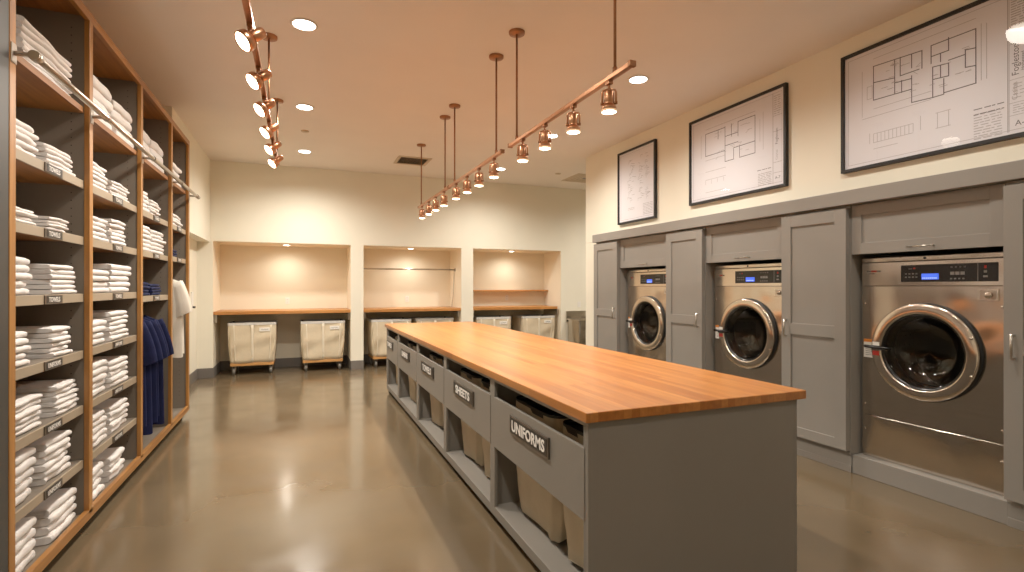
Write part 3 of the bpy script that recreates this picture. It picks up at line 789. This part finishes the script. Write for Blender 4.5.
picture('middle framed floor plan in black frame above the cabinets', 4.874, 3.558, 2.448, 3.424, fill2)
picture('largest framed floor plan, nearest, cut by the right photo edge', 3.02, 1.62, 2.452, 3.43, fill3)

# ------------------------------------------------------------------ back niches
nl = ['left', 'middle', 'right']
for i, (a, b_) in enumerate(NI):
    c = thing('niche_counter', 'wooden counter spanning the %s back niche above the carts' % nl[i], 'counter', ((a+b_)/2, 10.15, 1.03), 'wooden counters in the back niches')
    e1 = b_-.06 if i == 2 else b_
    MB().box(a+.005, e1-.005, YB+.03, YN-.005, 1.03, 1.085, 'topx', .004).build('counter_top', c)
    for x in (a+.03, b_-.03):
        MB().box(x-.02, x+.02, YB+.10, YN-.1, .99, 1.03, 'nickel', .002).box(x-.02, x+.02, YB+.10, YB+.125, .90, .99, 'nickel', .002).build('support_bracket', c)
    # recessed niche downlight
    xx = [-.247, 1.986, 4.115][i]
    l = thing('niche_downlight', 'small recessed light in the soffit of the %s back niche' % nl[i], 'ceiling light', (xx, 10.17, ZN-.01), 'recessed niche lights')
    MB().lathe([(.052, 0), (.07, -.002), (.074, -.006), (.072, -.010), (.05, -.009)], (xx, 10.17, ZN-.004), (0, 0, 1), 'white', 32).build('trim_ring', l)
    MB().lathe([(.05, -.009), (.03, -.012), (0, -.013)], (xx, 10.17, ZN-.004), (0, 0, 1), 'ndisc', 32).build('lens', l)
    # outlet
    ox, oz = [(-.24, 1.235), (1.993, 1.249), (4.174, 1.26)][i]
    o = MB().box(ox-.037, ox+.037, YN-.006, YN, oz-.06, oz+.06, 'white', .002)
    for dz in (-.024, .024): o.box(ox-.016, ox+.016, YN-.0075, YN-.006, oz+dz-.014, oz+dz+.014, 'white', .001).box(ox-.007, ox-.004, YN-.008, YN-.0075, oz+dz-.006, oz+dz+.006, 'ventd').box(ox+.004, ox+.007, YN-.008, YN-.0075, oz+dz-.006, oz+dz+.006, 'ventd')
    tag(o.build('wall_outlet', None, (ox, YN, oz)), 'white outlet plate on the back of the %s niche' % nl[i], 'outlet', 'outlets in the back niches')
o = MB().box(5.509-.037, 5.509+.037, YB-.006, YB, 1.06, 1.18, 'white', .002).box(5.501, 5.517, YB-.010, YB-.006, 1.10, 1.14, 'white', .002)
tag(o.build('light_switch', None, (5.509, YB, 1.12)), 'white switch plate on the back wall above the steel sink', 'switch')
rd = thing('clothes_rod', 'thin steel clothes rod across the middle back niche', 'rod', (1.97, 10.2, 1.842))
MB().cyl((1.048, 10.2, 1.842), (2.894, 10.2, 1.842), .016, 'nickel').build('rod_tube', rd)
for x, s_ in ((1.044, 1), (2.898, -1)): MB().cyl((x, 10.2, 1.842), (x+s_*.014, 10.2, 1.842), .034, 'nickel').build('flange', rd)
MB().tube([(2.87, 10.2, 1.83), (2.868, 10.21, 1.6), (2.862, 10.23, 1.35), (2.84, 10.26, 1.087)], .004, 'greyp', 6).build('shadow_line', rd)  # thin grey tube stands in for a shadow edge at the niche side
tag(MB().box(3.14, 5.07, 10.36, YN-.002, 1.40, 1.43, 'topx', .003).build('wall_shelf', None, (4.1, 10.5, 1.40)), 'narrow wooden shelf across the right back niche', 'shelf')

# ---- carts (local: centre x, front y=0)
def cart():
    t = thing('laundry_cart', '', 'laundry cart')
    w_, d_ = .74, .62
    def ring(hw, y0, y1, z, rnd=.04, n=8, wob=0, ph=0):
        pts = []
        cx = 0
        for (sx, sy) in ((1, 1), (-1, 1), (-1, -1), (1, -1)):
            ccx, ccy = sx*(hw-rnd), ((y1-rnd) if sy > 0 else (y0+rnd))
            a0 = {(1, 1): 0, (-1, 1): PI/2, (-1, -1): PI, (1, -1): 1.5*PI}[(sx, sy)]
            for k in range(n+1):
                a = a0+PI/2*k/n
                pts.append((ccx+rnd*math.cos(a), ccy+rnd*math.sin(a), z))
        # densify front/back edges
        out = []
        for p, q in zip(pts, pts[1:]+pts[:1]):
            out.append(p)
            L = math.dist(p, q)
            if L > .1:
                for k in range(1, 10): out.append(tuple(p[j]+(q[j]-p[j])*k/10 for j in range(3)))
        if wob:
            o2 = []
            for i, p in enumerate(out):
                wv = wob*math.sin(i*.9+ph)+wob*.7*math.sin(i*.37+ph*2)
                o2.append((p[0]*(1+wv*.25), p[1]+wv*(1 if p[1] > d_/2 else 1), p[2]+wv*.4))
            out = o2
        return out
    bag = MB(); outer = []; 
    for k in range(13):
        v = k/12.0; z = .88-.68*v
        hw = (.5*w_)*(1-.085*v)+.012*math.sin(PI*v)
        y0 = .03*v-.012*math.sin(PI*v); y1 = d_-.03*v
        outer.append(ring(hw, y0, y1, z, .035+.02*v, wob=.013*math.sin(PI*v)+.005*v, ph=k*.55))
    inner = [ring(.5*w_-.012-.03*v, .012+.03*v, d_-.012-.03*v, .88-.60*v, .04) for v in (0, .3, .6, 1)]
    bag.loops(outer, 'canvas', (False, True))
    bag.loops([outer[0], inner[0]], 'canvas', (False, False), smooth=False)
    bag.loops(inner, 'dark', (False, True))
    bo = bag.build('canvas_bag', t)
    # raised seam straps
    sm = MB()
    for xx, wd in ((.0, .022), (-.28, .010), (.29, .010)):
        rg = []
        for k in range(12):
            v = k/11.0; z = .845-.63*v
            y = .03*v-.012*math.sin(PI*v)-.0115
            x = xx*(1-.085*v)
            rg.append([(x-wd, y+.008, z), (x-wd*.8, y, z), (x+wd*.8, y, z), (x+wd, y+.008, z)])
        sm.loops(rg, 'canvas_s', (True, True), closed=True)
    sm.build('seam_strap', bo)
    rim = MB()
    ro = ring(.5*w_+.006, -.006, d_+.006, .84, .04); ri = ring(.5*w_-.014, .014, d_-.014, .84, .03)
    up = lambda r, z: [(p[0], p[1], z) for p in r]
    rim.loops([up(ri, .845), up(ro, .845), up(ro, .888), up(ri, .888), up(ri, .845)], 'rimgrey', (False, False), smooth=False)
    rim.build('metal_rim', t)
    lb = MB().box(.11, .275, -.021, -.0165, .735, .80, 'white', .001)
    lb.box(.13, .255, -.0218, -.021, .752, .782, 'white')
    lb.text('LAUNDRY', .026, 'signb', face_y_neg(.193, -.0222, .767), .0003)
    tag(lb.build('name_label', t), 'white label with dark lettering', None)
    MB().box(-.335, .335, .03, d_-.03, .152, .20, 'cartw', .004).build('wooden_base', t)
    for sx in (-1, 1):
        for yy in (.09, d_-.09):
            x = sx*.285
            c = MB().box(x-.035, x+.035, yy-.035, yy+.035, .146, .152, 'nickel', .001)
            c.box(x-.028, x-.023, yy-.01, yy+.03, .05, .146, 'nickel').box(x+.023, x+.028, yy-.01, yy+.03, .05, .146, 'nickel').cyl((x-.031, yy+.01, .058), (x+.031, yy+.01, .058), .007, 'nickel')
            c = c.build('caster', t)
            MB().lathe([(0, -.019), (.03, -.019), (.036, -.016), (.052, -.019), (.058, -.008), (.058, .008), (.052, .019), (.036, .016), (.03, .019), (0, .019)], (x, yy+.01, .058), (1, 0, 0), 'grubber', 28).lathe([(0, -.0215), (.028, -.0205), (.03, -.018)], (x, yy+.01, .058), (1, 0, 0), 'nickel', 20).build('wheel', c)
    return t
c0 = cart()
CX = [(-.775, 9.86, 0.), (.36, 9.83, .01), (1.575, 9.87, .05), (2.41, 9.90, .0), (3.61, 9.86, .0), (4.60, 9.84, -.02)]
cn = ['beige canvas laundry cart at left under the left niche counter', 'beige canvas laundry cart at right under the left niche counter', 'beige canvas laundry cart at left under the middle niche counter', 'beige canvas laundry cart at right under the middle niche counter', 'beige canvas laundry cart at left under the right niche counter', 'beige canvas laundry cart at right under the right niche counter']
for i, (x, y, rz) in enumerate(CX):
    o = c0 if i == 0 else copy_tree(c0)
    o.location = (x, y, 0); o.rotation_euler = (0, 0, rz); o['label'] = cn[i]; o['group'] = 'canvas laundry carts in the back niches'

# ---- utility sink
sk = thing('utility_sink', 'stainless utility sink with tall backsplash in the far right corner', 'sink', (5.75, 9.5, 0))
sb = MB().box(5.19, 6.3, YB-.03, YB-.004, .76, .985, 'steel', .004); sb.build('backsplash', sk)
s2 = MB()
s2.box(5.19, 5.62, 9.20, YB-.03, .80, .83, 'steel', .006)
s2.box(5.62, 6.3, 9.20, 9.24, .80, .83, 'steel', .004).box(5.62, 6.3, YB-.07, YB-.03, .80, .83, 'steel', .004).box(6.26, 6.3, 9.24, YB-.07, .80, .83, 'steel', .004)
s2.box(5.60, 5.62, 9.20, YB-.03, .52, .81, 'steel').box(6.27, 6.29, 9.21, YB-.04, .52, .81, 'steel').box(5.62, 6.27, 9.21, 9.23, .52, .81, 'steel').box(5.62, 6.27, YB-.06, YB-.04, .52, .81, 'steel').box(5.62, 6.27, 9.21, YB-.04, .50, .52, 'steel')
s2.build('basin', sk)
MB().box(5.215, 5.235, 9.23, YB-.05, .06, .80, 'steel', .002).box(5.215, 5.60, YB-.06, YB-.045, .06, .80, 'steel', .002).box(5.215, 5.58, 9.24, 9.255, .06, .80, 'steel', .002).build('side_cabinet', sk)
for (x, y) in ((5.23, 9.24), (5.23, YB-.06), (6.26, 9.24), (6.26, YB-.06)):
    MB().cyl((x, y, 0), (x, y, .80), .014, 'steel_d').build('leg', sk)
MB().cyl((5.95, YB-.05, .90), (5.95, YB-.03, .90), .025, 'nickel').tube([(5.95, YB-.05, .90), (5.95, YB-.12, .93), (5.95, YB-.22, .93), (5.95, YB-.25, .89)], .012, 'nickel').build('faucet', sk)
# ---- device by the shelving
dv = thing('door_lever', 'pale plate with dark lever on the recessed left wall beside the shelving', 'door lever', (XLR, 9.30, 1.2))
MB().box(XLR, XLR+.02, 9.24, 9.36, 1.16, 1.42, 'white', .004).build('plate', dv)
MB().cyl((XLR+.02, 9.30, 1.185), (XLR+.045, 9.30, 1.185), .014, 'blackm').box(XLR+.035, XLR+.055, 9.25, 9.33, 1.165, 1.2, 'blackm', .006).build('lever', dv)

# ------------------------------------------------------------------ ceiling fixtures
def spot(name, loc, power, col, size, blend, rad, target=None):
    l = bpy.data.lights.new(name, 'SPOT'); l.energy = power; l.color = col; l.spot_size = size; l.spot_blend = blend; l.shadow_soft_size = rad
    o = bpy.data.objects.new(name, l); COL.objects.link(o); o.location = loc
    d = Vector(target) if target else Vector((0, 0, -1))
    o.rotation_euler = d.to_track_quat('-Z', 'Y').to_euler()
    return o
DW = (1., .93, .82); TW = (1., .86, .70)
P_DOWN, P_NICHE, P_TRACK, P_LEFT = 350, 50, 52, 15
dl = [((.02, 4.434), 'nearest of the left row of ceiling downlights'), ((.035, 6.468), 'middle of the left row of ceiling downlights'), ((.045, 8.59), 'farthest of the left row of ceiling downlights'),
      ((3.13, 4.35), 'nearest of the right row of ceiling downlights'), ((3.19, 6.425), 'middle of the right row of ceiling downlights'), ((3.25, 8.571), 'farthest of the right row of ceiling downlights'),
      ((.02, 2.3), 'left downlight just above the camera, added as unseen fill'), ((3.13, 2.3), 'right downlight beside the largest framed drawing'), ((.02, .2), 'left downlight behind the camera, added as unseen fill'), ((3.1, .2), 'right downlight behind the camera, added as unseen fill'), ((1.6, -1.8), 'single downlight by the rear wall, added as unseen fill'), ((6.1, 8.3), 'downlight around the right corner by the steel sink')]  # left overhead, behind-camera and rear-wall ones are added out of view as fill
def downlight():
    t = thing('ceiling_downlight', '', 'ceiling light')
    MB().lathe([(.085, 0), (.098, -.001), (.104, -.006), (.10, -.010), (.084, -.008)], (0, 0, 0), (0, 0, 1), 'white', 40).build('trim_ring', t)
    MB().lathe([(.085, -.008), (.05, -.013), (0, -.015)], (0, 0, 0), (0, 0, 1), 'disc', 40).build('lens', t)
    return t
d0 = downlight()
for i, ((x, y), l) in enumerate(dl):
    o = d0 if i == 0 else copy_tree(d0)
    o.location = (x, y, ZC); o['label'] = 'round recessed '+l if 'downlight' in l else l; o['group'] = 'recessed ceiling downlights'
    spot('downlight_lamp', (x, y, ZC-.04), (1.12 if x < 1 else .8)*P_DOWN*(1.1 if y > 8 else 1. if y > 3 else .55 if y > 2 else .3), DW, 2.8, 1., .10)
for x in (-.247, 1.986, 4.115): spot('niche_lamp', (x, 10.17, ZN-.03), P_NICHE, (1., .9, .76), 2.95, 1., .07)

def lamp_head(parent, p, d, drum=False):
    """p: point on the track underside, d: aim"""
    d = Vector(d).normalized(); p = Vector(p)
    piv = p+Vector((0, 0, -.075 if drum else -.045))
    h = MB()
    h.box(p.x-.014, p.x+.014, p.y-.022, p.y+.022, p.z-.020, p.z, 'copper_d', .002)
    side = Vector((0, 1, 0)) if not drum else d.cross(Vector((0, 0, 1))).normalized()
    side = (side-d*side.dot(d)).normalized()
    if drum:
        h.box(p.x-.010, p.x+.010, p.y-.006, p.y+.006, piv.z-.012, p.z-.01, 'copper', .002)
        h.cyl(piv-side*.018, piv+side*.018, .009, 'copper_d', n=12)
    else:
        h.cyl(p+Vector((0, 0, -.018)), piv+Vector((0, 0, .004)), .008, 'copper', n=10)
        side = d.cross(Vector((.6, .8, 0))).normalized()
        for s_ in (-1, 1): h.tube([piv+side*s_*.002, piv+side*s_*.034+d*.006, piv+side*s_*.039+d*.02, piv+side*s_*.039+d*.085], .0065, 'copper', 8).cyl(piv+side*s_*.026+d*.08, piv+side*s_*.048+d*.08, .009, 'copper_d', n=10)
    o = h.build('lamp_head', parent)
    if drum:
        MB().lathe([(0, -.088), (.026, -.088), (.029, -.083), (.029, -.014), (.024, -.010), (.013, -.008), (.013, .004), (.046, .008), (.053, .014), (.055, .048), (.050, .052), (.048, .046)], piv, d, 'copper', 32).build('housing', o)
        MB().lathe([(.0485, .046), (.02, .049), (0, .05)], piv, d, 'lens', 28).build('lens', o)
        return piv+d*.056
    MB().lathe([(0, .008), (.024, .010), (.028, .016), (.028, .078), (.026, .082), (.031, .088)], piv, d, 'copper', 28).lathe([(.031, .088), (.039, .096), (.043, .104)], piv, d, 'copper', 28).lathe([(.043, .104), (.0445, .128), (.041, .131)], piv, d, 'copper', 28).build('housing', o)
    MB().lathe([(.041, .130), (.02, .136), (0, .138)], piv, d, 'lens', 24).lathe([(.0446, .121), (.0452, .126), (.0415, .1305)], piv, d, 'lensrim', 24).build('lens', o)
    return piv+d*.142
TZ = 2.685
def track(label, x, y0, y1, stems, heads, z, aim, heads_x=None, power=P_TRACK, ang=1.9, drum=False):
    t = thing('track_light', label, 'track light', (x, (y0+y1)/2, z), 'copper track lights')
    MB().box(x-.017, x+.017, y0, y1, z-.012, z+.014, 'copper', .003).box(x-.02, x+.02, y0-.004, y0+.02, z-.015, z+.017, 'copper_d', .002).box(x-.02, x+.02, y1-.02, y1+.004, z-.015, z+.017, 'copper_d', .002).build('track_bar', t)
    for y in stems:
        s_ = MB().cyl((x, y, z), (x, y, ZC-.02), .0085, 'copper_d', n=12).cyl((x, y, z+.012), (x, y, z+.045), .014, 'copper_d', n=12).build('stem', t)
        MB().lathe([(0, -.026), (.02, -.026), (.062, -.022), (.066, -.016), (.066, 0)], (x, y, ZC), (0, 0, 1), 'copper_d', 28).build('canopy', s_)
    for y in heads:
        q = lamp_head(t, (x, y, z-.012), aim, drum)
        a = Vector(aim).normalized()
        spot('track_lamp', q+a*.02, power, (1., .92, .83) if drum else TW, ang, .7, .03, aim)
    return t
track('nearest copper track light above the island, with four spots', 1.63, 2.313, 4.068, (2.482, 3.914), (3.793, 3.388, 2.963, 2.543), TZ, (0, 0, -1))
track('middle copper track light above the island, with four spots', 1.63, 4.24, 5.994, (4.396, 5.77), (4.459, 4.889, 5.287, 5.71), TZ, (0, 0, -1))
track('farthest copper track light above the island, with four spots', 1.63, 6.018, 7.719, (6.198, 7.554), (6.25, 6.672, 7.074, 7.51), TZ, (0, 0, -1))
track('copper track light facing the shelving, with six tilted spots', -.25, 2.66, 6.42, (2.8, 4.751, 6.35), (3.03, 3.60, 4.16, 4.76, 5.34, 5.91), 2.885, (-.62, -.34, -.60), power=P_LEFT, ang=1.7, drum=True)

# vents and detectors
v = thing('ceiling_vent', 'square louvred ceiling vent above the far end of the island', 'vent', (1.62, 8.57, ZC), 'ceiling vents')
fr = MB()
vx, vy, hh = 1.70, 8.57, .27
for a in (0, 1):
    fr.box(vx-hh, vx+hh, vy-hh+a*(2*hh-.05), vy-hh+.05+a*(2*hh-.05), ZC-.012, ZC, 'vent', .003)
    fr.box(vx-hh+a*(2*hh-.05), vx-hh+.05+a*(2*hh-.05), vy-hh+.05, vy+hh-.05, ZC-.012, ZC, 'vent', .003)
fr.build('frame', v)
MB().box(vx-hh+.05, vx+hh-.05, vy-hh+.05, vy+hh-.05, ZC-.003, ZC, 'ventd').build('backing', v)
for k in range(8):
    y = vy-hh+.082+k*.058
    MB().quad([(vx-hh+.05, y-.016, ZC-.012), (vx+hh-.05, y-.016, ZC-.012), (vx+hh-.05, y+.02, ZC-.004), (vx-hh+.05, y+.02, ZC-.004)], 'vent').build('slat', v)
v2 = thing('ceiling_vent', 'pale flush ceiling vent near the right wall corner', 'vent', (5.1, 8.75, ZC), 'ceiling vents')
fr = MB(); vx, vy, hh = 5.06, 8.72, .34
for k in range(4):
    s_ = hh-k*.075
    fr.box(vx-s_, vx+s_, vy-s_, vy-s_+.05, ZC-.012+k*.002, ZC, 'vent', .002).box(vx-s_, vx+s_, vy+s_-.05, vy+s_, ZC-.012+k*.002, ZC, 'vent', .002).box(vx-s_, vx-s_+.05, vy-s_+.05, vy+s_-.05, ZC-.012+k*.002, ZC, 'vent', .002).box(vx+s_-.05, vx+s_, vy-s_+.05, vy+s_-.05, ZC-.012+k*.002, ZC, 'vent', .002)
fr.build('diffuser', v2)
MB().box(vx-hh+.01, vx+hh-.01, vy-hh+.01, vy+hh-.01, ZC-.002, ZC, 'greyp').build('backing', v2)
for (x, y), l in (((.045, 7.473), 'small round ceiling cover between the two farther left downlights'), ((4.374, 8.533), 'small round ceiling cover near the far right corner')):
    tag(MB().lathe([(0, -.016), (.04, -.016), (.05, -.010), (.052, 0)], (x, y, ZC), (0, 0, 1), 'vent', 24).build('sprinkler_cover', None, (x, y, ZC)), l, 'sprinkler cover')

# ------------------------------------------------------------------ world, camera, view
wd = bpy.data.worlds.new('world'); scn.world = wd; wd.use_nodes = True
wd.node_tree.nodes['Background'].inputs[0].default_value = (1, .85, .7, 1)
wd.node_tree.nodes['Background'].inputs[1].default_value = .05
cam = bpy.data.cameras.new('camera'); co = bpy.data.objects.new('camera', cam); COL.objects.link(co)
cam.sensor_fit = 'HORIZONTAL'; cam.sensor_width = 36; cam.lens = 519.46/1024*36; cam.clip_start = .02
co.location = (0, 0, 1.5); co.rotation_euler = (math.radians(90.072), 0, -math.radians(22.076))
scn.camera = co
scn.view_settings.view_transform = 'Standard'
scn.view_settings.exposure = -.3
scn.view_settings.gamma = 1.12
scn.cycles.max_bounces = 10; scn.cycles.diffuse_bounces = 6; scn.cycles.glossy_bounces = 5; scn.cycles.transparent_max_bounces = 12
scn.cycles.sample_clamp_indirect = 6
